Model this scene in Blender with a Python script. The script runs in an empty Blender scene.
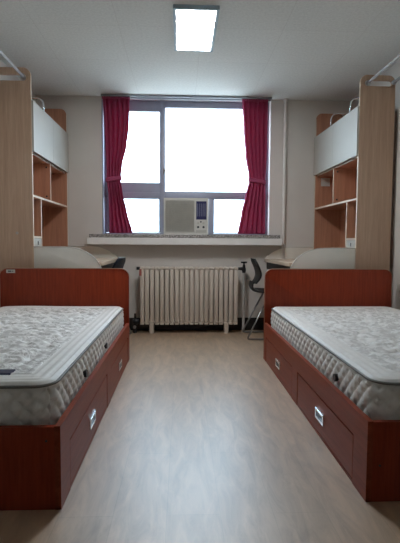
import bpy, bmesh, math, random
from mathutils import Vector, Matrix, noise
random.seed(4)
PI = math.pi
C = bpy.context.scene.collection
S = bpy.context.scene

# ------------------------------------------------------------------ materials
def nt(name):
    m = bpy.data.materials.new(name); m.use_nodes = True
    t = m.node_tree
    return m, t, t.nodes['Principled BSDF']

def N(t, kind, **kw):
    n = t.nodes.new(kind)
    for k, v in kw.items():
        if k in n.inputs: n.inputs[k].default_value = v
        else: setattr(n, k, v)
    return n

def plain(name, col, rough=.5, metal=0., var=.06, scale=12., bump=0., bscale=200., spec=.5):
    m, t, b = nt(name)
    tc = N(t, 'ShaderNodeTexCoord'); no = N(t, 'ShaderNodeTexNoise', Scale=scale, Detail=4.)
    t.links.new(tc.outputs['Object'], no.inputs['Vector'])
    cr = N(t, 'ShaderNodeValToRGB')
    cr.color_ramp.elements[0].position = .3; cr.color_ramp.elements[1].position = .7
    cr.color_ramp.elements[0].color = [c*(1-var) for c in col] + [1]
    cr.color_ramp.elements[1].color = [min(1, c*(1+var)) for c in col] + [1]
    t.links.new(no.outputs['Fac'], cr.inputs['Fac']); t.links.new(cr.outputs['Color'], b.inputs['Base Color'])
    b.inputs['Roughness'].default_value = rough; b.inputs['Metallic'].default_value = metal
    b.inputs['Specular IOR Level'].default_value = spec
    if bump:
        n2 = N(t, 'ShaderNodeTexNoise', Scale=bscale, Detail=3.); bp = N(t, 'ShaderNodeBump', Strength=bump, Distance=.002)
        t.links.new(tc.outputs['Object'], n2.inputs['Vector'])
        t.links.new(n2.outputs['Fac'], bp.inputs['Height']); t.links.new(bp.outputs['Normal'], b.inputs['Normal'])
    return m

def wood(name, c1, c2, stretch=(30, 30, 1.6), rough=.4, spec=.5, fine=1.):
    m, t, b = nt(name)
    tc = N(t, 'ShaderNodeTexCoord'); mp = N(t, 'ShaderNodeMapping'); mp.inputs['Scale'].default_value = stretch
    t.links.new(tc.outputs['Object'], mp.inputs['Vector'])
    no = N(t, 'ShaderNodeTexNoise', Scale=1.6, Detail=6., Roughness=.62, Distortion=.4)
    n2 = N(t, 'ShaderNodeTexNoise', Scale=7.*fine, Detail=3., Roughness=.6)
    t.links.new(mp.outputs['Vector'], no.inputs['Vector']); t.links.new(mp.outputs['Vector'], n2.inputs['Vector'])
    mx = N(t, 'ShaderNodeMath', operation='MULTIPLY_ADD'); mx.inputs[1].default_value = .35
    t.links.new(n2.outputs['Fac'], mx.inputs[0]); t.links.new(no.outputs['Fac'], mx.inputs[2])
    cr = N(t, 'ShaderNodeValToRGB')
    cr.color_ramp.elements[0].position = .48; cr.color_ramp.elements[1].position = .86
    cr.color_ramp.elements[0].color = list(c1) + [1]; cr.color_ramp.elements[1].color = list(c2) + [1]
    t.links.new(mx.outputs[0], cr.inputs['Fac']); t.links.new(cr.outputs['Color'], b.inputs['Base Color'])
    b.inputs['Roughness'].default_value = rough; b.inputs['Specular IOR Level'].default_value = spec
    return m

def floor_mat():
    m, t, b = nt('laminate_floor')
    tc = N(t, 'ShaderNodeTexCoord')
    mp = N(t, 'ShaderNodeMapping'); mp.inputs['Rotation'].default_value = (0, 0, PI/2)
    t.links.new(tc.outputs['Object'], mp.inputs['Vector'])
    br = N(t, 'ShaderNodeTexBrick')
    br.offset = .37; br.inputs['Scale'].default_value = 1.
    br.inputs['Brick Width'].default_value = 1.25; br.inputs['Row Height'].default_value = .19
    br.inputs['Mortar Size'].default_value = .0016; br.inputs['Mortar Smooth'].default_value = .3
    br.inputs['Color1'].default_value = (.47, .33, .21, 1); br.inputs['Color2'].default_value = (.53, .375, .245, 1)
    br.inputs['Mortar'].default_value = (.42, .30, .19, 1)
    t.links.new(mp.outputs['Vector'], br.inputs['Vector'])
    m2 = N(t, 'ShaderNodeMapping'); m2.inputs['Scale'].default_value = (12, 2.6, 1)
    t.links.new(tc.outputs['Object'], m2.inputs['Vector'])
    no = N(t, 'ShaderNodeTexNoise', Scale=1.5, Detail=7., Roughness=.65, Distortion=.7)
    t.links.new(m2.outputs['Vector'], no.inputs['Vector'])
    cr = N(t, 'ShaderNodeValToRGB')
    cr.color_ramp.elements[0].position = .3; cr.color_ramp.elements[1].position = .72
    cr.color_ramp.elements[0].color = (.62, .60, .58, 1); cr.color_ramp.elements[1].color = (1.15, 1.15, 1.15, 1)
    t.links.new(no.outputs['Fac'], cr.inputs['Fac'])
    mx = N(t, 'ShaderNodeMix', data_type='RGBA', blend_type='MULTIPLY'); mx.inputs[0].default_value = 1
    t.links.new(br.outputs['Color'], mx.inputs[6]); t.links.new(cr.outputs['Color'], mx.inputs[7])
    t.links.new(mx.outputs[2], b.inputs['Base Color'])
    b.inputs['Roughness'].default_value = .44; b.inputs['Specular IOR Level'].default_value = 1.
    b.inputs['IOR'].default_value = 1.55; b.inputs['Coat Weight'].default_value = 1.; b.inputs['Coat Roughness'].default_value = .40; b.inputs['Coat IOR'].default_value = 1.6
    bp = N(t, 'ShaderNodeBump', Strength=.08, Distance=.001)
    t.links.new(no.outputs['Fac'], bp.inputs['Height']); t.links.new(bp.outputs['Normal'], b.inputs['Normal'])
    return m

def ceiling_mat():
    m, t, b = nt('ceiling_tile')
    tc = N(t, 'ShaderNodeTexCoord')
    br = N(t, 'ShaderNodeTexBrick'); br.offset = 0.
    br.inputs['Brick Width'].default_value = .6; br.inputs['Row Height'].default_value = .6; br.inputs['Scale'].default_value = 1.
    br.inputs['Mortar Size'].default_value = .002; br.inputs['Mortar Smooth'].default_value = .6
    br.inputs['Color1'].default_value = (.76, .77, .745, 1); br.inputs['Color2'].default_value = (.74, .75, .725, 1)
    br.inputs['Mortar'].default_value = (.64, .635, .61, 1)
    t.links.new(tc.outputs['Object'], br.inputs['Vector'])
    no = N(t, 'ShaderNodeTexNoise', Scale=55., Detail=5., Roughness=.7)
    t.links.new(tc.outputs['Object'], no.inputs['Vector'])
    cr = N(t, 'ShaderNodeValToRGB'); cr.color_ramp.elements[0].position = .35; cr.color_ramp.elements[1].position = .6
    cr.color_ramp.elements[0].color = (.88, .88, .88, 1); cr.color_ramp.elements[1].color = (1, 1, 1, 1)
    t.links.new(no.outputs['Fac'], cr.inputs['Fac'])
    mx = N(t, 'ShaderNodeMix', data_type='RGBA', blend_type='MULTIPLY'); mx.inputs[0].default_value = 1
    t.links.new(br.outputs['Color'], mx.inputs[6]); t.links.new(cr.outputs['Color'], mx.inputs[7])
    t.links.new(mx.outputs[2], b.inputs['Base Color'])
    b.inputs['Roughness'].default_value = .85; b.inputs['Specular IOR Level'].default_value = .2
    bp = N(t, 'ShaderNodeBump', Strength=.3, Distance=.004)
    t.links.new(no.outputs['Fac'], bp.inputs['Height']); t.links.new(bp.outputs['Normal'], b.inputs['Normal'])
    return m

def mattress_mat():
    m, t, b = nt('quilted_damask')
    tc = N(t, 'ShaderNodeTexCoord')
    no = N(t, 'ShaderNodeTexNoise', Scale=13., Detail=3., Roughness=.5, Distortion=1.6)
    t.links.new(tc.outputs['Object'], no.inputs['Vector'])
    cr = N(t, 'ShaderNodeValToRGB')
    e = cr.color_ramp.elements; e[0].position = .42; e[1].position = .58
    e[0].color = (.58, .565, .54, 1); e[1].color = (.86, .855, .83, 1)  # damask tones, contrast widened to hold the quilting's highlights and dark patches
    t.links.new(no.outputs['Fac'], cr.inputs['Fac']); t.links.new(cr.outputs['Color'], b.inputs['Base Color'])
    rr = N(t, 'ShaderNodeMapRange'); rr.inputs[1].default_value = .42; rr.inputs[2].default_value = .58
    rr.inputs[3].default_value = .62; rr.inputs[4].default_value = .36
    t.links.new(no.outputs['Fac'], rr.inputs[0]); t.links.new(rr.outputs[0], b.inputs['Roughness'])
    bp = N(t, 'ShaderNodeBump', Strength=1., Distance=.012)
    t.links.new(no.outputs['Fac'], bp.inputs['Height']); t.links.new(bp.outputs['Normal'], b.inputs['Normal'])
    b.inputs['Specular IOR Level'].default_value = .55
    return m

def curtain_mat():
    m, t, b = nt('crimson_curtain_cloth')
    tc = N(t, 'ShaderNodeTexCoord'); no = N(t, 'ShaderNodeTexNoise', Scale=30., Detail=4.)
    t.links.new(tc.outputs['Object'], no.inputs['Vector'])
    cr = N(t, 'ShaderNodeValToRGB'); cr.color_ramp.elements[0].color = (.37, .065, .14, 1); cr.color_ramp.elements[1].color = (.50, .10, .20, 1)
    t.links.new(no.outputs['Fac'], cr.inputs['Fac']); t.links.new(cr.outputs['Color'], b.inputs['Base Color'])
    b.inputs['Roughness'].default_value = .8; b.inputs['Specular IOR Level'].default_value = .15
    tr = N(t, 'ShaderNodeBsdfTranslucent'); tr.inputs['Color'].default_value = (.62, .05, .16, 1)
    mx = N(t, 'ShaderNodeMixShader'); mx.inputs[0].default_value = .22
    t.links.new(b.outputs[0], mx.inputs[1]); t.links.new(tr.outputs[0], mx.inputs[2])
    t.links.new(mx.outputs[0], t.nodes['Material Output'].inputs['Surface'])
    return m

def glass_mat():
    m, t, b = nt('window_glass')
    t.nodes.remove(b)
    tr = N(t, 'ShaderNodeBsdfTransparent'); gl = N(t, 'ShaderNodeBsdfGlossy'); gl.inputs['Roughness'].default_value = .03
    mx = N(t, 'ShaderNodeMixShader'); mx.inputs[0].default_value = .05
    tr.inputs['Color'].default_value = (.95, .98, 1, 1)
    t.links.new(tr.outputs[0], mx.inputs[1]); t.links.new(gl.outputs[0], mx.inputs[2])
    t.links.new(mx.outputs[0], t.nodes['Material Output'].inputs['Surface'])
    return m

def stone_mat():
    m, t, b = nt('speckled_stone')
    tc = N(t, 'ShaderNodeTexCoord'); v = N(t, 'ShaderNodeTexNoise', Scale=90., Detail=2.)
    t.links.new(tc.outputs['Object'], v.inputs['Vector'])
    cr = N(t, 'ShaderNodeValToRGB'); e = cr.color_ramp.elements; e[0].position = .4; e[1].position = .62
    e[0].color = (.10, .09, .08, 1); e[1].color = (.52, .48, .45, 1)
    t.links.new(v.outputs['Fac'], cr.inputs['Fac']); t.links.new(cr.outputs['Color'], b.inputs['Base Color'])
    b.inputs['Roughness'].default_value = .3
    return m

def emit(name, col, k):
    m, t, b = nt(name)
    b.inputs['Base Color'].default_value = (.9, .9, .9, 1)
    b.inputs['Emission Color'].default_value = list(col) + [1]; b.inputs['Emission Strength'].default_value = k
    return m

M = dict(
    wall=plain('painted_wall', (.68, .635, .585), .7, var=.03, scale=3., bump=.15, bscale=90., spec=.3),
    floor=floor_mat(), ceil=ceiling_mat(),
    base=plain('black_skirting', (.012, .011, .011), .35, var=.2),
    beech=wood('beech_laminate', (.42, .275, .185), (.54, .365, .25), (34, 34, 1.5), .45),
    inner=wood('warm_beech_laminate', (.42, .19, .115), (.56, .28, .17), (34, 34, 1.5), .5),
    cherry=wood('cherry_laminate', (.20, .026, .009), (.29, .043, .016), (38, 6, 2.2), .38, .22),
    cherryl=wood('cherry_laminate_rail', (.19, .036, .016), (.28, .058, .028), (34, 1.6, 34), .42, .12),
    bright=plain('bright_steel_tube', (.88, .90, .92), .25, .45),
    bronze=plain('bronze_latch', (.16, .11, .06), .4, .4),
    leg=plain('worn_steel_tube', (.30, .29, .28), .35, .8),
    trim=plain('tan_rim_highlight', (.42, .22, .14), .35),  # lighter tan, paints the highlight on the headboard rim
    matb=plain('quilted_border_cloth', (.76, .745, .71), .55, var=.06, scale=25.),
    band=plain('pale_edge_band', (.62, .50, .38), .4),
    cream=plain('cream_board', (.86, .83, .74), .45, var=.02),
    white=plain('white_board', (.44, .415, .365), .4, var=.02),
    desk=wood('pale_maple_top', (.42, .31, .22), (.52, .40, .29), (20, 2, 20), .35),
    matt=mattress_mat(),
    piping=plain('grey_piping', (.20, .195, .18), .6),
    chrome=plain('chrome', (.85, .87, .90), .2, .9, var=.03),
    steel=plain('brushed_steel', (.45, .46, .47), .35, 1., var=.05),
    dark=plain('dark_recess', (.02, .022, .028), .4, var=.2),
    navy=plain('navy_label', (.015, .02, .06), .5),
    curtain=curtain_mat(), glass=glass_mat(), stone=stone_mat(),
    frame=plain('lavender_grey_aluminium', (.32, .325, .40), .4, .1, var=.04),
    railm=plain('grey_rail_metal', (.30, .31, .34), .35, .6),
    sillw=plain('white_sill_paint', (.82, .79, .76), .45, var=.03),
    rad=plain('ivory_radiator_enamel', (.64, .56, .475), .35, var=.04, scale=6.),
    acw=plain('aged_white_plastic', (.62, .60, .54), .45, var=.03),
    acg=plain('grille_beige_plastic', (.50, .48, .42), .5),
    acd=plain('display_navy_plastic', (.035, .035, .10), .25),
    black=plain('black_iron', (.02, .02, .022), .4, .2, var=.2),
    pipe=plain('painted_pipe', (.74, .70, .65), .5),
    lpipe=plain('grey_pipe', (.50, .48, .45), .45, .2),
    chair=plain('charcoal_plastic', (.020, .018, .017), .5, var=.1, spec=.25),
    chairb=plain('blue_black_plastic', (.010, .013, .022), .5, var=.1, spec=.25),
    red=plain('red_tag', (.36, .10, .08), .5),
    paper=plain('paper', (.62, .62, .58), .6),
    ink=plain('ink', (.05, .05, .05), .6),
    lamp=emit('lit_diffuser', (.95, .97, 1.), 36.),
    housing=plain('lamp_housing', (.42, .52, .60), .5, 0.),
    plug=plain('grey_plug', (.42, .38, .33), .5),
    door=plain('painted_door', (.5, .47, .42), .5),
)

# ------------------------------------------------------------------ mesh helpers
class MB:
    def __init__(s): s.bm = bmesh.new()
    def box(s, x0, x1, y0, y1, z0, z1, bev=0., seg=2):
        x0, x1 = sorted((x0, x1)); y0, y1 = sorted((y0, y1)); z0, z1 = sorted((z0, z1))
        v = [s.bm.verts.new((x, y, z)) for x in (x0, x1) for y in (y0, y1) for z in (z0, z1)]
        fs = [s.bm.faces.new([v[i] for i in q]) for q in ((0, 1, 3, 2), (4, 6, 7, 5), (0, 4, 5, 1), (2, 3, 7, 6), (0, 2, 6, 4), (1, 5, 7, 3))]
        if bev:
            es = list({e for f in fs for e in f.edges})
            bmesh.ops.bevel(s.bm, geom=es, offset=bev, segments=seg, affect='EDGES', profile=.5)
        return s
    def prism(s, pts, axis, a, b, bev=0., holes=()):
        """outline pts in the plane normal to axis, from a to b"""
        def P(p, c):
            return {'x': (c, p[0], p[1]), 'y': (p[0], c, p[1]), 'z': (p[0], p[1], c)}[axis]
        if holes:
            bm = s.bm
            loops = [pts] + list(holes); ends = []
            for c in (a, b):
                edges = []; rings = []
                for L in loops:
                    vs = [bm.verts.new(P(p, c)) for p in L]; rings.append(vs)
                    for i in range(len(vs)): edges.append(bm.edges.new((vs[i], vs[(i+1) % len(vs)])))
                bmesh.ops.triangle_fill(bm, use_beauty=True, use_dissolve=False, edges=edges)
                ends.append(rings)
            for r0, r1 in zip(*ends):
                for i in range(len(r0)):
                    j = (i+1) % len(r0); bm.faces.new((r0[i], r0[j], r1[j], r1[i]))
            return s
        v0 = [s.bm.verts.new(P(p, a)) for p in pts]; v1 = [s.bm.verts.new(P(p, b)) for p in pts]
        f0 = s.bm.faces.new(v0); f1 = s.bm.faces.new(v1[::-1]); n = len(pts)
        for i in range(n): s.bm.faces.new((v0[i], v1[i], v1[(i+1) % n], v0[(i+1) % n]))
        if bev:
            es = list(set(f0.edges) | set(f1.edges))
            bmesh.ops.bevel(s.bm, geom=es, offset=bev, segments=2, affect='EDGES', profile=.5)
        return s
    def tube(s, pts, r, seg=10, caps=True):
        pts = [Vector(p) for p in pts]; rings = []; up = None
        for i, p in enumerate(pts):
            d = (pts[min(i+1, len(pts)-1)] - pts[max(i-1, 0)]).normalized()
            if up is None:
                up = Vector((0, 0, 1)) if abs(d.z) < .9 else Vector((1, 0, 0))
            u = (up - d*up.dot(d)).normalized(); w = d.cross(u); up = u
            rr = r[i] if isinstance(r, (list, tuple)) else r
            rings.append([s.bm.verts.new(p + (u*math.cos(2*PI*k/seg) + w*math.sin(2*PI*k/seg))*rr) for k in range(seg)])
        for a, b in zip(rings, rings[1:]):
            for k in range(seg): s.bm.faces.new((a[k], a[(k+1) % seg], b[(k+1) % seg], b[k]))
        if caps: s.bm.faces.new(rings[0][::-1]); s.bm.faces.new(rings[-1])
        return s
    def grid(s, rows, thick=0.):
        v = [[s.bm.verts.new(p) for p in row] for row in rows]
        for a, b in zip(v, v[1:]):
            for k in range(len(a)-1): s.bm.faces.new((a[k], a[k+1], b[k+1], b[k]))
        return s

def bend(pts, rad, n=6):
    """round the inner corners of a polyline"""
    pts = [Vector(p) for p in pts]; out = [pts[0]]
    for a, b, c in zip(pts, pts[1:], pts[2:]):
        d1 = (a-b).normalized(); d2 = (c-b).normalized(); p = b+d1*rad; q = b+d2*rad
        for i in range(n+1):
            t = i/n; out.append(p*(1-t)**2 + b*2*t*(1-t) + q*t*t)
    return out + [pts[-1]]

def obj(name, mb, mat, parent=None, smooth=False, origin=None):
    bm = mb.bm
    bmesh.ops.recalc_face_normals(bm, faces=bm.faces)
    off = Vector((0, 0, 0))
    base = Vector((0, 0, 0))
    if parent is not None:
        p = parent; base = Vector((0, 0, 0))
        while p is not None: base += Vector(p.location); p = p.parent
    if origin is None:
        xs = [v.co for v in bm.verts]
        origin = Vector((sum((min(c[i] for c in xs), max(c[i] for c in xs)))/2 if i < 2 else min(c[i] for c in xs) for i in range(3)))
    origin = Vector(origin)
    bmesh.ops.translate(bm, verts=bm.verts, vec=-origin)
    me = bpy.data.meshes.new(name); bm.to_mesh(me); bm.free()
    if smooth:
        for f in me.polygons: f.use_smooth = True
        if smooth == 'angle':
            me.set_sharp_from_angle(angle=math.radians(38))
    me.materials.append(mat)
    o = bpy.data.objects.new(name, me); C.objects.link(o); o.location = origin - base
    if parent is not None: o.parent = parent
    return o

def tag(o, label, cat, group=None, kind=None):
    o['label'] = label; o['category'] = cat
    if group: o['group'] = group
    if kind: o['kind'] = kind
    return o
def thing(name, label, cat, loc, group=None):
    o = bpy.data.objects.new(name, None); C.objects.link(o); o.location = loc; o.empty_display_size = .1
    return tag(o, label, cat, group)
def struct(name, mb, mat, parent=None, smooth=False):
    o = obj(name, mb, mat, parent, smooth)
    if parent is None: o['kind'] = 'structure'
    return o

# ------------------------------------------------------------------ room shell
XL, XR, YN, YF, ZC = -1.56, 1.84, -1.9, 4.86, 2.53
OX0, OX1, OZ0 = -.865, .965, 1.02          # window opening, reaches the ceiling
struct('floor', MB().box(XL-.2, XR+.2, YN-.2, YF+.25, -.1, 0), M['floor'])
struct('ceiling', MB().box(XL-.2, XR+.2, YN-.2, YF+.25, ZC, ZC+.1), M['ceil'])
struct('wall_left', MB().box(XL-.2, XL, YN-.2, YF+.25, 0, ZC), M['wall'])
struct('wall_right', MB().box(XR, XR+.2, YN-.2, YF+.25, 0, ZC), M['wall'])
struct('wall_near', MB().box(XL, -.1, YN-.2, YN, 0, ZC).box(.8, XR, YN-.2, YN, 0, ZC).box(-.1, .8, YN-.2, YN, 2.05, ZC), M['wall'])
struct('wall_far', MB().box(XL, OX0, YF, YF+.25, 0, ZC).box(OX1, XR, YF, YF+.25, 0, ZC).box(OX0, OX1, YF, YF+.25, 0, OZ0-.001), M['wall'])
d1 = struct('door_1', MB().box(-.1, .8, YN-.08, YN-.03, 0, 2.05), M['door'])
obj('door_handle', MB().tube([(.7, YN-.03, 1.), (.7, YN+.03, 1.), (.6, YN+.03, 1.)], .009), M['steel'], d1, True)
struct('baseboard_far', MB().box(-1.2, 1.45, YF-.016, YF-.001, 0, .14, .003), M['base'])
struct('baseboard_right', MB().box(XR-.016, XR-.001, YN, 3.6, 0, .09, .003), M['base'])
struct('baseboard_left', MB().box(XL+.001, XL+.016, YN, 3.6, 0, .09, .003), M['base'])

# window: aluminium frame, two sashes on top, lights below, set back in the reveal
def wz(z): return .96 + (z-.96)*FY/4.88
FY = 4.985
def wx(x): return x*FY/4.88
win = struct('window_1', MB()
    .box(OX0, OX1, FY-.03, FY+.06, wz(2.50), ZC-.001, .003)
    .box(OX0, wx(-.835), FY-.03, FY+.06, 1.06, wz(2.50), .003)
    .box(OX0, OX0+.014, 4.864, FY-.0301, 1.0605, 2.505, .002)
    .box(wx(.93), OX1, FY-.03, FY+.06, 1.06, wz(2.50), .003)
    .box(wx(-.238), wx(-.190), FY-.038, FY+.06, 1.06, wz(2.50), .003)
    .box(OX0, OX1, FY-.035, FY+.06, wz(1.458), wz(1.515), .003)
    .box(wx(.292), wx(.343), FY-.03, FY+.06, 1.06, wz(1.458), .003)
    .box(OX0, OX1, FY-.03, FY+.06, 1.06, wz(1.078), .003), M['frame'], None, 'angle')
def sash(x0, x1, z0, z1, t, name='sash'):
    mb = MB().prism([(x0, z0), (x1, z0), (x1, z1), (x0, z1)], 'y', FY-.02, FY+.02, 0,
                    [[(x0+t[0], z0+t[1]), (x1-t[2], z0+t[1]), (x1-t[2], z1-t[3]), (x0+t[0], z1-t[3])]])
    s = obj(name, mb, M['frame'], win)
    obj('glass_pane', MB().box(x0+t[0]-.005, x1-t[2]+.005, FY-.003, FY+.003, z0+t[1]-.005, z1-t[3]+.005), M['glass'], s)
sash(wx(-.833), wx(-.236), wz(1.517), wz(2.498), (.05, wz(1.622)-wz(1.517), .008, .118))
sash(wx(-.192), wx(.928), wz(1.517), wz(2.498), (.012, .014, .05, .072))
sash(wx(-.833), wx(-.236), wz(1.08), wz(1.456), (.05, .012, .016, .01))
sash(wx(.345), wx(.928), wz(1.08), wz(1.456), (.012, .012, .03, .01))
obj('window_latch', MB().box(wx(-.200), wx(-.190), FY-.06, FY-.039, 1.73, 1.79, .003).box(wx(-.2), wx(-.168), FY-.07, FY-.058, 1.752, 1.772, .003), M['bronze'], win)

# sill: speckled stone slab on a white painted board
sill = struct('trim_1', MB().box(-.985, 1.065, 4.735, FY-.031, 1.021, 1.060, .004), M['stone'])
struct('trim_2', MB().box(-1.005, 1.083, 4.722, YF-.001, .948, 1.0205, .004), M['sillw'])

# ------------------------------------------------------------------ curtain rail and curtains
cr = thing('curtain_rail', 'grey metal curtain rail along the ceiling above the window', 'curtain rail', (0.05, 4.81, 2.49))
obj('rail', MB().box(-.855, .962, 4.772, 4.789, 2.507, 2.5295, .003).box(-.855, .962, 4.835, 4.852, 2.507, 2.5295, .003), M['railm'], cr)
for x in (-.8, 0.05, .9):
    obj('bracket', MB().box(x-.015, x+.015, 4.7725, 4.8515, 2.523, 2.5299), M['steel'], cr)

def interp(tab, z):
    for (z0, a0), (z1, a1) in zip(tab, tab[1:]):
        if z0 >= z >= z1:
            t = (z0-z)/(z0-z1); return a0+(a1-a0)*(t*t*(3-2*t)*.5 + t*.5)
    return tab[-1][1] if z < tab[-1][0] else tab[0][1]

def curtain(lt, rt, tie, label, tlabel, seed, folds):
    z0, z1 = 1.072, 2.519
    rows = []; nz, nx = 70, 96
    rnd = random.Random(seed); ph = [rnd.uniform(-.5, .5) for _ in range(40)]
    for i in range(nz+1):
        z = z1 + (z0-z1)*i/nz
        a, b = interp(lt, z), interp(rt, z)
        w = b-a; pinch = math.exp(-((z-tie)/.07)**2)
        amp = .026*(1-.62*pinch) * (.62 if z > 2.46 else 1)
        row = []
        for k in range(nx+1):
            u = k/nx
            f = u*folds + .12*math.sin(3*u+seed+z*1.4) + ph[int(u*7) % 40]*.12
            y = 4.812 - amp*math.sin(2*PI*f) - amp*.35*math.sin(4*PI*f+1.+seed)
            y += .006*noise.noise(Vector((u*6, z*3, seed)))
            x = a + w*u + .006*math.sin(2*PI*f*1.0+1.4)*(1-pinch)
            row.append((x, y, z))
        rows.append(row)
    mb = MB().grid(rows)
    t = thing('curtain', label, 'curtain', ((interp(lt, 1.1)+interp(rt, 1.1))/2, 4.81, z0), 'crimson curtains tied back at the window')
    o = obj('drape', mb, M['curtain'], t, True)
    md = o.modifiers.new('thick', 'SOLIDIFY'); md.thickness = .0022
    # stitched heading
    a, b = interp(lt, 2.45), interp(rt, 2.45)
    hd = []
    for z in (2.505, 2.49, 2.478):
        hd.append([(a-.003+(b-a+.006)*k/60, 4.779-.004*math.sin(k*1.25), z) for k in range(61)])
    h = obj('heading_tape', MB().grid(hd), M['curtain'], t, True)
    md = h.modifiers.new('thick', 'SOLIDIFY'); md.thickness = .002
    # tieback band
    a, b = interp(lt, tie)-.008, interp(rt, tie)+.008
    rr = []
    for dz in (-.028, -.01, .01, .026):
        ring = []
        for k in range(33):
            an = 2*PI*k/32; ex = math.copysign(abs(math.cos(an))**.6, math.cos(an)); ey = math.copysign(abs(math.sin(an))**.7, math.sin(an))
            ring.append(((a+b)/2+(b-a)/2*ex, 4.812+.031*ey, tie+dz*.8+(-.012 if seed == 1 else .012)*ex*-1))
        rr.append(ring)
    tb = obj('tieback', MB().grid(rr), M['curtain'], t, True); tb['label'] = tlabel
    md = tb.modifiers.new('thick', 'SOLIDIFY'); md.thickness = .003
curtain([(2.5, -.845), (2.17, -.83), (1.64, -.805), (1.45, -.79), (1.07, -.785)],
        [(2.5, -.553), (2.2, -.560), (2.0, -.585), (1.8, -.635), (1.64, -.655), (1.5, -.635), (1.3, -.59), (1.07, -.530)], 1.65,
        'crimson curtain left of the window, tied back, beside the small opening sash', 'band of the same crimson cloth', 1, 5.3)
curtain([(2.5, .640), (2.17, .662), (1.9, .685), (1.65, .730), (1.5, .690), (1.3, .645), (1.07, .605)],
        [(2.5, .918), (2.0, .915), (1.64, .905), (1.07, .908)], 1.645,
        'crimson curtain right of the window, tied back, beside the wall pipe', 'wide band of the same crimson cloth', 2, 5.1)

# ------------------------------------------------------------------ air conditioner in the lower window
ac = thing('air_conditioner', 'off-white window air conditioner in the lower middle window light', 'air conditioner', (.047, 5.05, 1.061))
ax0, ax1, az0, az1, ay = -.198, .290, 1.062, 1.462, 4.872
obj('casing', MB().box(ax0+.012, ax1-.012, ay+.03, 5.42, az0, az1-.008, .004), M['acw'], ac)
obj('front_panel', MB().prism([(ax0, az0), (ax1, az0), (ax1, az1), (ax0, az1)], 'y', ay, ay+.05, 0,
    [[(ax0+.018, az0+.03), (ax0+.335, az0+.03), (ax0+.335, az1-.03), (ax0+.018, az1-.03)]]), M['acw'], ac)
g = obj('grille', MB().box(ax0+.016, ax0+.337, ay+.022, ay+.03, az0+.028, az1-.028), M['acg'], ac)
sl = MB()
for k in range(17):
    z = az0+.04+k*.0198
    sl.box(ax0+.018, ax0+.335, ay+.004, ay+.021, z, z+.009)
for k in range(8):
    x = ax0+.045+k*.037; sl.box(x, x+.004, ay+.006, ay+.021, az0+.031, az1-.031)
obj('louvre', sl, M['acg'], g)
obj('display', MB().box(ax0+.356, ax1-.018, ay-.004, ay+.003, az0+.165, az1-.035, .002), M['acd'], ac)
for k in range(5):
    x = ax0+.367+k*.021
    obj('display_bar', MB().box(x, x+.004, ay-.0055, ay-.004, az0+.20, az1-.06), M['frame'], ac)
for (x, z) in ((.378, .125), (.438, .125), (.378, .082), (.438, .082), (.408, .14)):
    obj('button', MB().tube([(ax0+x, ay+.001, az0+z), (ax0+x, ay-.008, az0+z)], .0125 if x != .408 else .009, 12), M['dark'] if x == .408 or z < .1 else M['acg'], ac)
obj('control_strip', MB().box(ax0+.356, ax1-.018, ay-.002, ay+.001, az0+.022, az0+.05, .001), M['acg'], ac)

# ------------------------------------------------------------------ ceiling light
lt = thing('ceiling_light', 'bright rectangular fluorescent ceiling light with a frosted diffuser', 'ceiling light', (.095, 3.3, 2.496))
obj('housing', MB().prism([(-.062, 3.00), (.246, 3.00), (.246, 3.64), (-.062, 3.64)], 'z', 2.503, 2.5299, 0,
    [[(-.040, 3.016), (.224, 3.016), (.224, 3.622), (-.040, 3.622)]]), M['housing'], lt)
obj('diffuser', MB().box(-.0395, .2235, 3.0165, 3.6215, 2.504, 2.5205, .002), M['lamp'], lt)
for y in (3.17, 3.52):
    for sx, x in ((-1, -.036), (1, .220)):
        obj('clip', MB().box(x, x+sx*.013, y-.008, y+.008, 2.497, 2.5035, .001), M['acw'], lt)

# ------------------------------------------------------------------ radiator, valve pipe and trap
rd = thing('radiator', 'ivory column radiator on two feet below the window sill', 'radiator', (.08, 4.72, 0))
n = 20; rx0, rx1 = -.445, .607; w = (rx1-rx0)/n
for k in range(n):
    x = rx0+k*w
    g_ = .0055
    mb = MB().box(x+g_, x+w-g_, 4.665, 4.775, .095, .118, .004).box(x+g_, x+w-g_, 4.668, 4.772, .122, .681, .003)\
        .box(x+g_, x+w-g_, 4.665, 4.775, .685, .713, .006).box(x, x+w-.0002, 4.758, 4.768, .10, .70)
    obj('section', mb, M['rad'], rd, 'angle')
obj('header_tube', MB().tube([(rx0, 4.72, .69), (rx1, 4.72, .69)], .02), M['rad'], rd, 'angle')
obj('header_tube', MB().tube([(rx0, 4.72, .12), (rx1, 4.72, .12)], .02), M['rad'], rd, 'angle')
for x in (-.319, .484):
    obj('foot', MB().box(x-.022, x+.022, 4.67, 4.77, 0, .10, .004), M['rad'], rd)
obj('plug', MB().tube([(rx0-.035, 4.72, .695), (rx0, 4.72, .695)], .017, 12), M['black'], rd)
obj('tag', MB().box(rx0-.002, rx0+.022, 4.661, 4.6645, .62, .69), M['red'], rd)

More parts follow.
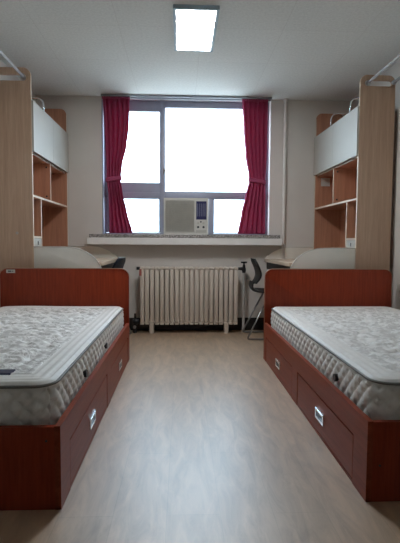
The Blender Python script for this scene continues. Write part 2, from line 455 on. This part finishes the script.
vp = thing('radiator_pipe', 'grey riser pipe with a black valve at the right end of the radiator', 'pipe', (.672, 4.72, 0))
obj('riser', MB().tube([(.672, 4.72, 0), (.672, 4.72, .69)], .0155, 12), M['lpipe'], vp, 'angle')
obj('valve_body', MB().tube([(.608, 4.72, .695), (.672, 4.72, .695), (.69, 4.72, .695)], [.014, .02, .014], 12)
    .tube([(.672, 4.72, .65), (.672, 4.72, .68), (.672, 4.72, .74)], [.017, .023, .012], 12), M['black'], vp, 'angle')
obj('valve_wheel', MB().tube([(.672, 4.72, .755), (.672, 4.72, .772)], .034, 14).tube([(.672, 4.72, .735), (.672, 4.72, .757)], .008, 8), M['black'], vp, 'angle')
obj('elbow_pipe', MB().tube(bend([(.672, 4.72, .60), (.69, 4.74, .57), (.72, 4.80, .57), (.72, 4.858, .57)], .02), .008, 8), M['lpipe'], vp, True)
tp = thing('radiator_trap', 'black iron trap on the floor at the left end of the radiator', 'valve', (-.49, 4.72, 0))
obj('trap_body', MB().tube([(-.446, 4.72, .12), (-.475, 4.72, .12), (-.50, 4.72, .12), (-.525, 4.72, .12)], [.014, .03, .034, .02], 12)
    .tube([(-.50, 4.72, .0), (-.50, 4.72, .10)], .02, 12), M['black'], tp, 'angle')
obj('trap_stem', MB().tube([(-.50, 4.72, .13), (-.50, 4.72, .21)], [.014, .010], 10), M['black'], tp, 'angle')
obj('trap_cap', MB().tube([(-.50, 4.685, .07), (-.50, 4.665, .07)], .017, 12), M['steel'], tp, 'angle')

wp = thing('wall_pipe', 'slim painted vertical pipe on the wall right of the window', 'pipe', (1.118, 4.84, 0))
obj('pipe', MB().tube([(1.122, 4.835, .001), (1.122, 4.835, 2.52)], .0185, 14), M['pipe'], wp, 'angle')
obj('ceiling_flange', MB().tube([(1.122, 4.835, 2.505), (1.122, 4.835, 2.5299)], .024, 16), M['pipe'], wp, 'angle')

# ------------------------------------------------------------------ beds
def rounded_top(x0, x1, z0, z1, r, n=8):
    a, b = sorted((x0, x1)); pts = [(a, z0), (b, z0)]
    pts += [(b-r+r*math.sin(PI/2*(1-k/n)), z1-r+r*math.cos(PI/2*(1-k/n))) for k in range(n+1)]
    pts += [(a+r-r*math.sin(PI/2*k/n), z1-r+r*math.cos(PI/2*k/n)) for k in range(n+1)]
    return pts

def bed(s, xi, xo, yn, yf, label):
    W = abs(xo-xi); X = lambda d: xi + s*d
    t = thing('bed_frame', label, 'bed', ((xi+xo)/2, (yn+yf)/2, 0), 'cherry wood bed frames along the side walls')
    obj('headboard', MB().prism(rounded_top(xi, xo, 0, .757, .062), 'y', yf+.001, yf+.029, .004), M['cherry'], t, 'angle')
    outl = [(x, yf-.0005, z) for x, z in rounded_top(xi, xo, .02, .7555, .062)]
    obj('rim_highlight', MB().tube(outl[2:] + [outl[0]], .0026, 6), M['trim'], t, True) if s < 0 else obj('rim_highlight', MB().tube([outl[1]] + outl[2:] + [outl[0]], .0026, 6), M['trim'], t, True)  # added tan tube painting the light reflected along the headboard rim
    obj('footboard', MB().box(X(.018), X(W-.018), yn, yn+.022, 0, .305, .0015), M['cherry'], t)
    rail = MB().box(X(0), X(.022), yn, yf, .203, .308)
    dr = ((yn+.13, yn+.99), (yn+1.11, yf-.07))
    rail.box(X(0), X(.022), yn, dr[0][0], 0, .203).box(X(0), X(.022), dr[0][1], dr[1][0], 0, .203)\
        .box(X(0), X(.022), dr[1][1], yf, 0, .203).box(X(.002), X(.022), yn, yf, 0, .012)
    obj('side_rail', rail, M['cherryl'], t)
    obj('wall_side_rail', MB().box(X(W-.022), X(W), yn, yf, 0, .308), M['cherryl'], t)
    obj('bed_base', MB().box(X(.023), X(W-.023), yn+.024, yf-.002, .235, .252), M['beech'], t)
    for (a, b) in dr:
        d = obj('drawer', MB().box(X(.0015), X(.019), a+.008, b-.008, .016, .194, .002)
                .box(X(.02), X(.5), a+.01, a+.022, .02, .17).box(X(.02), X(.5), b-.022, b-.01, .02, .17)
                .box(X(.02), X(.5), a+.01, b-.01, .018, .026), M['cherryl'], t)
        c = (a+b)/2-.005 if a < yn+1 else (a+b)/2-.035; hw, z0, z1 = .062, .080, .136
        obj('handle', MB().prism([(c-hw, z0), (c+hw, z0), (c+hw, z1), (c-hw, z1)], 'x', X(-.005), X(.0015), 0,
            [[(c-hw+.014, z0+.012), (c+hw-.014, z0+.012), (c+hw-.014, z1-.016), (c-hw+.014, z1-.016)]])
            .box(X(-.007), X(-.004), c-hw+.004, c+hw-.004, z1-.012, z1-.004, .001), M['chrome'], d)
        obj('handle_recess', MB().box(X(-.0005), X(.001), c-hw+.012, c+hw-.012, z0+.010, z1-.012), M['dark'], d)
    for z in ((.255,) if s < 0 else (.14,)):
        obj('screw_cap', MB().tube([(X(.05), yn+.001, z), (X(.05), yn-.002, z)], .004, 10), M['dark'], t)
    return t
bl = bed(-1, -.431, -1.465, 1.55, 3.60, 'cherry wood bed frame with two drawers, left of the aisle')
br_ = bed(1, .689, 1.757, 1.56, 3.60, 'cherry wood bed frame with two drawers, right of the aisle')
st = obj('sticker', MB().box(-1.412, -1.342, 3.5985, 3.6006, .718, .745), M['paper'], bl); st['label'] = 'small white sticker'
obj('printed_mark', MB().box(-1.398, -1.372, 3.598, 3.5984, .727, .737).box(-1.368, -1.355, 3.598, 3.5984, .729, .735), M['ink'], st)

def mattress(s, x0, x1, y0, y1, z0, z1, label, eyelet_ys, navy):
    cx, cy = (x0+x1)/2, (y0+y1)/2; hx, hy = abs(x1-x0)/2, (y1-y0)/2; H = z1-z0
    rc, rv = .075, .022; st = .0105
    def shape(px, py, pz):
        # px,py in [-hx,hx]..., pz in [0,H]; point on the box surface
        e = min(hx-abs(px), hy-abs(py)); tt = H-pz; tb = pz
        side = e < 1e-6
        # plan rounding
        qx = max(-(hx-rc), min(hx-rc, px)); qy = max(-(hy-rc), min(hy-rc, py)); dx, dy = px-qx, py-qy
        nx_, ny_ = 0., 0.
        if dx and dy:
            l = math.hypot(dx, dy); k = max(abs(dx), abs(dy))/l; nx_, ny_ = dx/l, dy/l; dx, dy = dx*k, dy*k
        elif dx: nx_ = math.copysign(1, dx)
        elif dy: ny_ = math.copysign(1, dy)
        X, Y, Z = qx+dx, qy+dy, pz
        nrm = Vector((nx_, ny_, 0)) if side else Vector((0, 0, 1 if tt < 1e-6 else -1))
        a = max(0., rv-e)
        for top, t_ in ((1, tt), (-1, tb)):
            b = max(0., rv-t_)
            if a > 0 and b > 0:
                l = math.hypot(a, b); a2, b2 = a*rv/l, b*rv/l
                de = a2-a; X += nx_*de; Y += ny_*de; Z += top*(b2-b)
                nrm = Vector((nx_*a2, ny_*a2, top*b2)).normalized()
        # quilting
        d = 0.
        if top_w := (1 if tt < rv else 0):
            inn = min(1., max(0., (e-.13)/.05))
            v = noise.noise(Vector((X*9+cx*3, Y*7.5, 1.7))) + .6*noise.noise(Vector((X*19, Y*17, 5.+cx)))
            v1 = noise.noise(Vector((X*9+cx*3, Y*12, 1.7))); v2 = noise.noise(Vector((X*17+3, Y*14, 5.+cx)))
            d += inn*(.030*min(abs(v1), .3)**.6 + .016*min(abs(v2), .3)**.6 - .018)
            d += (1-inn)*(.009*abs(math.sin(PI*e/.036))**.5 - .006) * (1 if e > .014 else 0)
            d += .005*noise.noise(Vector((X*2.2, Y*2.2, cx)))
        if side and rv < tt and rv < tb:
            u = X if abs(ny_) > .7 else Y
            v = pz
            q = min(abs(math.sin(PI*(u+v)/.07)), abs(math.sin(PI*(u-v)/.07)))
            bul = math.sin(PI*(pz/H))
            d += .017*(min(q, .8)**.6) - .011 + .006*bul + .004*noise.noise(Vector((u*9, v*9, cx)))
        p = Vector((X, Y, Z)) + nrm*d
        return (cx+p.x, cy+p.y, z0+p.z)
    def lin(a, b, n): return [a+(b-a)*i/n for i in range(n+1)]
    ext = [.004, .011, .018]
    def axis(h, stp):
        inner = lin(-h+.026, h-.026, int(2*h/stp)); return [-h] + [-h+v for v in ext] + inner + [h-v for v in ext[::-1]] + [h]
    ax, ay_ = axis(hx, st), axis(hy, st)
    az = [0, .007, .015] + lin(.022, H-.022, 20) + [H-.015, H-.007, H]
    bm = bmesh.new(); cache = {}
    def V(a, b, c):
        k = (round(a, 5), round(b, 5), round(c, 5))
        if k not in cache: cache[k] = bm.verts.new(shape(a, b, c))
        return cache[k]
    def patch(A, B, f):
        for i in range(len(A)-1):
            for j in range(len(B)-1):
                bm.faces.new((V(*f(A[i], B[j])), V(*f(A[i+1], B[j])), V(*f(A[i+1], B[j+1])), V(*f(A[i], B[j+1]))))
    for c in (H, 0): patch(ax, ay_, lambda a, b, c=c: (a, b, c))
    for sx in (-hx, hx): patch(ay_, az, lambda a, b, sx=sx: (sx, a, b))
    for sy in (-hy, hy): patch(ax, az, lambda a, b, sy=sy: (a, sy, b))
    mb = MB(); mb.bm.free(); mb.bm = bm
    t = thing('mattress', label, 'mattress', (cx, cy, z0), 'bare quilted mattresses')
    body = obj('mattress_body', mb, M['matt'], t, True)
    body.data.materials.append(M['matb'])
    for f in body.data.polygons:
        c = f.center
        if f.normal.z < .5 or min(hx-abs(c.x), hy-abs(c.y)) < .115: f.material_index = 1
    for zz in (z1-.012, z0+.014):
        loop = []
        for q, (sx, sy) in enumerate(((1, 1), (-1, 1), (-1, -1), (1, -1))):
            for k in range(9):
                an = PI/2*q + PI/2*k/8
                loop.append((cx+sx*(hx-rc)+(rc+.0015)*math.cos(an), cy+sy*(hy-rc)+(rc+.0015)*math.sin(an), zz))
        loop.append(loop[0]); loop.append(loop[1])
        obj('piping', MB().tube(loop, .0058, 8, False), M['piping'], t, True)
    ex = cx - s*hx
    for y in eyelet_ys:
        obj('air_vent', MB().tube([(ex-s*.020, y, z0+H*.45), (ex+s*.01, y, z0+H*.45)], .018, 16), M['dark'], t)
    if navy:
        la = obj('woven_label', MB().box(*navy, z1-.004, z1+.006, .002), M['navy'], t); la['label'] = 'dark navy woven label'
    return t
mattress(-1, -.468, -1.435, 1.588, 3.57, .253, .452, 'bare quilted grey-white mattress on the left bed', (2.08, 2.65), (-.80, -.66, 1.70, 1.755))
mattress(1, .732, 1.722, 1.60, 3.57, .253, .448, 'bare quilted grey-white mattress with dark air vent, on the right bed', (1.99,), None)

# ------------------------------------------------------------------ tall shelf units
def shelf_unit(s, xf, xw, ydiv, yl, yh, label):
    D = abs(xw-xf); X = lambda d: xf + s*d; y0, y1 = 3.733, 4.857; th = .019; zt = 2.385
    t = thing('shelf_unit', label, 'bookcase', ((xf+xw)/2, (y0+y1)/2, 0), 'tall beech shelf units at the far end of both walls')
    def side(ya, yb, slot):
        pts = rounded_top(X(0), X(D), 0, zt, .06)
        holes = []
        if slot:
            a, b = sorted((X(.035), X(D-.03))); zc, hr = (2.303 if s < 0 else 2.318), .024
            h = [(b-hr+hr*math.sin(PI*k/8), zc-hr*math.cos(PI*k/8)) for k in range(9)]
            h += [(a+hr-hr*math.sin(PI*k/8), zc+hr*math.cos(PI*k/8)) for k in range(9)]
            holes = [h]
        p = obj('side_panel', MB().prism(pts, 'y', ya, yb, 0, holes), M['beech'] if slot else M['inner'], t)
        obj('edge_band', MB().box(X(-.0012), X(.0), ya, yb, .0, zt-.062), M['band'], p)
        return p
    near = side(y0, y0+th, True); side(y1-th, y1, False)
    ya, yb = y0+th, y1-th
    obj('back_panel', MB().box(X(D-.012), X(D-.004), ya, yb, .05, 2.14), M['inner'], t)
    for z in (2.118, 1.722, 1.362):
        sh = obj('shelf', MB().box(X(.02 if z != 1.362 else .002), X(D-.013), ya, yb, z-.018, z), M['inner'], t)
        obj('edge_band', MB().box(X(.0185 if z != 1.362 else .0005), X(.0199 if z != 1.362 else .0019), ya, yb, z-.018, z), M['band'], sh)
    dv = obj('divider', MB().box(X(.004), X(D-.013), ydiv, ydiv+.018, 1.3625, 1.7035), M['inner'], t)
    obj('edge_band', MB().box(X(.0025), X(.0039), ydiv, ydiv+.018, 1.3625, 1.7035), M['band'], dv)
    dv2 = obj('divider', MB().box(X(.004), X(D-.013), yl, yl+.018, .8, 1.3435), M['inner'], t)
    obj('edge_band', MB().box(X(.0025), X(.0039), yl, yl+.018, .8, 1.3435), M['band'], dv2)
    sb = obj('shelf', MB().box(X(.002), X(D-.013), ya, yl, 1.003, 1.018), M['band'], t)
    sd = obj('small_drawer', MB().box(X(.003), X(.018), ya+.003, yl-.003, .86, 1.0, .002).box(X(.02), X(.2), ya+.006, yl-.006, .865, .98), M['white'], t)
    obj('drawer_pull', MB().box(X(-.008), X(.003), (ya+yl)/2-.006, (ya+yl)/2+.006, .945, .975, .003), M['steel'], sd)
    ym = (y0+y1)/2
    for (a, b) in ((y0+.004, ym-.001), (ym+.001, y1-.002)):
        obj('flap_door', MB().box(X(-.018), X(-.0015), a, b, 1.716, 2.126, .0015), M['white'], t)
    for y in yh:
        pts = bend([(X(.035), y, 2.118), (X(.035), y, 2.285), (X(D-.05), y, 2.285), (X(D-.05), y, 2.118)], .07)
        obj('rack_hoop', MB().tube(pts, .007, 8), M['chrome'], t, True)
    for z in (1.40, 1.67):
        obj('catch', MB().box(X(.03), X(.045), ydiv-.006, ydiv-.0005, z-.008, z+.008, .002), M['dark'], t)
    return t, near
ul, nl = shelf_unit(-1, -1.236, -1.553, 4.25, 3.957, (3.82, 4.18), 'tall beech shelf unit with white flap doors, on the left')
ur, nr = shelf_unit(1, 1.482, 1.785, 4.30, 3.957, (4.02, 4.50), 'tall beech shelf unit with white flap doors, on the right')
ur.rotation_euler.z = .028
obj('hole_plug', MB().tube([(-1.368, 3.7325, 1.042), (-1.368, 3.7305, 1.042)], .012, 14), M['plug'], nl)
nt_ = obj('paper_note', MB().box(1.53, 1.63, 4.834, 4.837, 1.60, 1.69), M['paper'], None)
tag(nt_, 'small white note fixed inside the right shelf unit, upper compartment', 'note')

# overhead chrome rails running from the shelf units above the beds
def overhead(s, xa, xb, za, zb, label):
    t = thing('overhead_rail', label, 'rail', (xa, 2.6, za), 'chrome rails above the beds')
    obj('rail_tube', MB().tube(bend([(xa, 3.731, za), (xa, 1.35, za), (xb, 1.35, zb), (xb, 3.731, zb)], .08), .0115, 12), M['bright'], t, True)
    for x, z in ((xa, za), (xb, zb)):
        obj('end_socket', MB().tube([(x, 3.7325, z), (x, 3.712, z)], .019, 16), M['steel'], t, 'angle')
    wx_ = XL if s < 0 else XR
    obj('wall_bracket', MB().tube([(xb, 1.9, zb), (wx_-s*.001, 1.9, zb)], .008, 8).tube([(wx_-s*.006, 1.9, zb), (wx_-s*.0005, 1.9, zb)], .022, 12), M['steel'], t, 'angle')
overhead(-1, -1.292, -1.515, 2.312, 2.303, 'chrome overhead rail above the left bed, fixed to the shelf unit')
overhead(1, 1.562, 1.782, 2.318, 2.325, 'chrome overhead rail above the right bed, fixed to the shelf unit')

# ------------------------------------------------------------------ desks
def desk(s, xw, xf, xs, label):
    # xf front edge near the aisle, xs where the shelf unit's face is, xw wall side
    t = thing('study_desk', label, 'desk', ((xw+xf)/2, 4.3, 0), 'study desks in front of the shelf units')
    X = lambda d: xf + s*d
    W = abs(xs-xf)
    def top():
        y0, y1 = 3.755, 4.834
        r = .09; pts = [(X(W-.003), y0)]
        pts += [(X(.0+.02-.02*math.sin(PI/2*k/5)), y0+.02-.02*math.cos(PI/2*k/5)) for k in range(6)]
        pts += [(X(r-r*math.cos(PI/2*k/8)), y1-r+r*math.sin(PI/2*k/8)) for k in range(9)]
        pts += [(X(W-.003), y1)]
        return pts
    obj('desktop', MB().prism(top(), 'z', .770, .800, .003), M['desk'], t, 'angle')
    for ya, yb in ((3.7345, 3.7535), (4.836, 4.855)):
        pts = [(X(W-.002), .0), (X(W-.002), .929)]
        L, hgt = .31, .929-.70
        flat = W-L
        for k in range(13):
            an = PI/2*k/12
            pts.append((X(max(.002, L-L*math.sin(an)-.002)), .70+hgt*max(0., math.cos(an))))
        if ya < 4: pts += [(X(.01), .695), (X(.08), .60), (X(.08), .0)]
        else:
            pts = [q for q in pts if q[1] > .80 or q[1] < .01]
            pts += [(X(.028), .80), (X(.028), .772), (X(.16), .768), (X(.16), .0)]
        e = obj('end_panel', MB().prism(pts, 'y', ya, yb, .0015), M['cream'], t, 'angle')
        obj('edge_band', MB().tube([(x, ya, z) for x, z in pts[1:(15 if ya < 4 else -5)]], .0036, 6), M['acw'], e, True)
    obj('modesty_panel', MB().box(X(W-.06), X(W-.045), 3.756, 4.833, .30, .769), M['inner'], t)
    obj('under_desk_shade', MB().box(X(.045), X(.057), 3.84, 4.833, .69, .769), M['chair'], t)  # charcoal strip added as the shade under the desktop
    return t
desk(-1, -1.553, -.672, -1.236, 'pale maple desk with curved cream end panels, behind the left bed')
rdesk = desk(1, 1.785, .908, 1.480, 'pale maple desk with curved cream end panels, behind the right bed')
rdesk.rotation_euler.z = .028

# ------------------------------------------------------------------ chairs
def chair(s, x0, yc, label, mat):
    """x0: x of the back's top edge; the chair faces direction s"""
    X = lambda d: x0 + s*d
    t = thing('desk_chair', label, 'chair', (X(.22), yc, 0), 'moulded desk chairs')
    prof = [(0, .815), (.012, .78), (.035, .73), (.052, .68), (.055, .64), (.040, .60), (.015, .565), (.002, .535), (.003, .505), (.022, .483), (.06, .472),
            (.12, .466), (.20, .464), (.28, .468), (.34, .472), (.375, .466), (.39, .45)]
    wid = [.11, .150, .168, .172, .165, .145, .128, .125, .14, .165, .185, .195, .20, .20, .195, .185, .17]
    rows = []
    P = [(Vector((a, 0, b)), w) for (a, b), w in zip(prof, wid)]
    fine = []
    for i in range(len(P)-1):
        for k in range(3):
            u = k/3; p0 = P[max(i-1, 0)]; p1 = P[i]; p2 = P[i+1]; p3 = P[min(i+2, len(P)-1)]
            def cm(a, b, c, d): return .5*((2*b)+(-a+c)*u+(2*a-5*b+4*c-d)*u*u+(-a+3*b-3*c+d)*u**3)
            fine.append((cm(p0[0].x, p1[0].x, p2[0].x, p3[0].x), cm(p0[0].z, p1[0].z, p2[0].z, p3[0].z), cm(p0[1], p1[1], p2[1], p3[1])))
    fine.append((P[-1][0].x, P[-1][0].z, P[-1][1]))
    for i, (a, z, w) in enumerate(fine):
        row = []
        back = z > .56
        for k in range(15):
            v = -1+2*k/14
            cup = .022*v*v
            row.append((X(a+(cup if back else 0)), yc+w*v, z+(0 if back else .018*v*v)))
        rows.append(row)
    sh = obj('seat_shell', MB().grid(rows), mat, t, True)
    md = sh.modifiers.new('thick', 'SOLIDIFY'); md.thickness = .011; md.offset = 0
    if s > 0: pass
    for sy in (-1, 1):
        y = yc+sy*.15; yb = yc+sy*.185
        pts = bend([(X(.16), y, .448), (X(-.06 if s > 0 else -.02), yb, .013), (X(.40), yb, .013), (X(.27), y, .448)], .03)
        obj('leg_frame', MB().tube(pts, .009, 10), M['leg'], t, True)
    obj('seat_support', MB().tube([(X(.16), yc-.152, .448), (X(.16), yc+.152, .448)], .009, 10).tube([(X(.27), yc-.152, .448), (X(.27), yc+.152, .448)], .009, 10), M['steel'], t, True)
    return t
chair(1, .715, 4.50, 'charcoal moulded chair with chrome legs, at the right desk beside the radiator', M['chair'])
lc = chair(-1, -.575, 4.46, 'blue-black moulded chair whose back shows above the left bed', M['chairb'])
obj('back_top_edge', MB().tube([(-.575-.022*v*v, 4.46+.105*v, .82) for v in [-1+k/7 for k in range(15)]], .0065, 8), M['steel'], lc, True)['label'] = 'pale top edge'  # paler tube along the top of the back
lc.rotation_euler.z = math.radians(-10)

# ------------------------------------------------------------------ small wall socket by the right bed
so = thing('wall_socket', 'small socket with a reddish cover on the right wall above the bed', 'socket', (1.839, 3.42, .46))
obj('plate', MB().box(1.831, 1.8395, 3.37, 3.46, .455, .535, .002), M['white'], so)
obj('socket_face', MB().box(1.824, 1.8312, 3.39, 3.44, .475, .52, .003), M['red'], so)

# ------------------------------------------------------------------ world, camera
w = bpy.data.worlds.new('overcast_sky'); S.world = w; w.use_nodes = True
t = w.node_tree; bg = t.nodes['Background']
tc = N(t, 'ShaderNodeTexCoord'); sp = N(t, 'ShaderNodeSeparateXYZ'); t.links.new(tc.outputs['Generated'], sp.inputs[0])
cr = N(t, 'ShaderNodeValToRGB'); e = cr.color_ramp.elements
e[0].position = .46; e[0].color = (.27, .31, .33, 1); e[1].position = .51; e[1].color = (.64, .84, 1, 1)
mr = N(t, 'ShaderNodeMapRange'); mr.inputs[1].default_value = -1; mr.inputs[2].default_value = 1
t.links.new(sp.outputs['Z'], mr.inputs[0]); t.links.new(mr.outputs[0], cr.inputs['Fac']); t.links.new(cr.outputs['Color'], bg.inputs['Color'])
e2 = e.new(.66); e2.color = (.64, .84, 1, 1); e3 = e.new(.80); e3.color = (.32, .43, .52, 1)
bg.inputs['Strength'].default_value = 10.0

cam = bpy.data.cameras.new('camera'); co = bpy.data.objects.new('camera', cam); C.objects.link(co)
S.camera = co
cam.sensor_fit = 'VERTICAL'; cam.sensor_height = 24.; cam.lens = 440.0/543*24.
pitch, yaw, roll = .06275, .04179, .00535
fwd = Vector((math.sin(yaw)*math.cos(pitch), math.cos(yaw)*math.cos(pitch), -math.sin(pitch)))
right = Vector((math.cos(yaw), -math.sin(yaw), 0)); up = right.cross(fwd)
# picture turned by roll (clockwise positive on screen)
r2 = right*math.cos(roll) + up*math.sin(roll); u2 = up*math.cos(roll) - right*math.sin(roll)
co.matrix_world = Matrix(((r2.x, u2.x, -fwd.x, 0), (r2.y, u2.y, -fwd.y, 0), (r2.z, u2.z, -fwd.z, .96), (0, 0, 0, 1)))
cam.clip_start = .05
S.view_settings.view_transform = 'Standard'; S.view_settings.look = 'None'
S.view_settings.gamma = 1; S.view_settings.exposure = 0.42
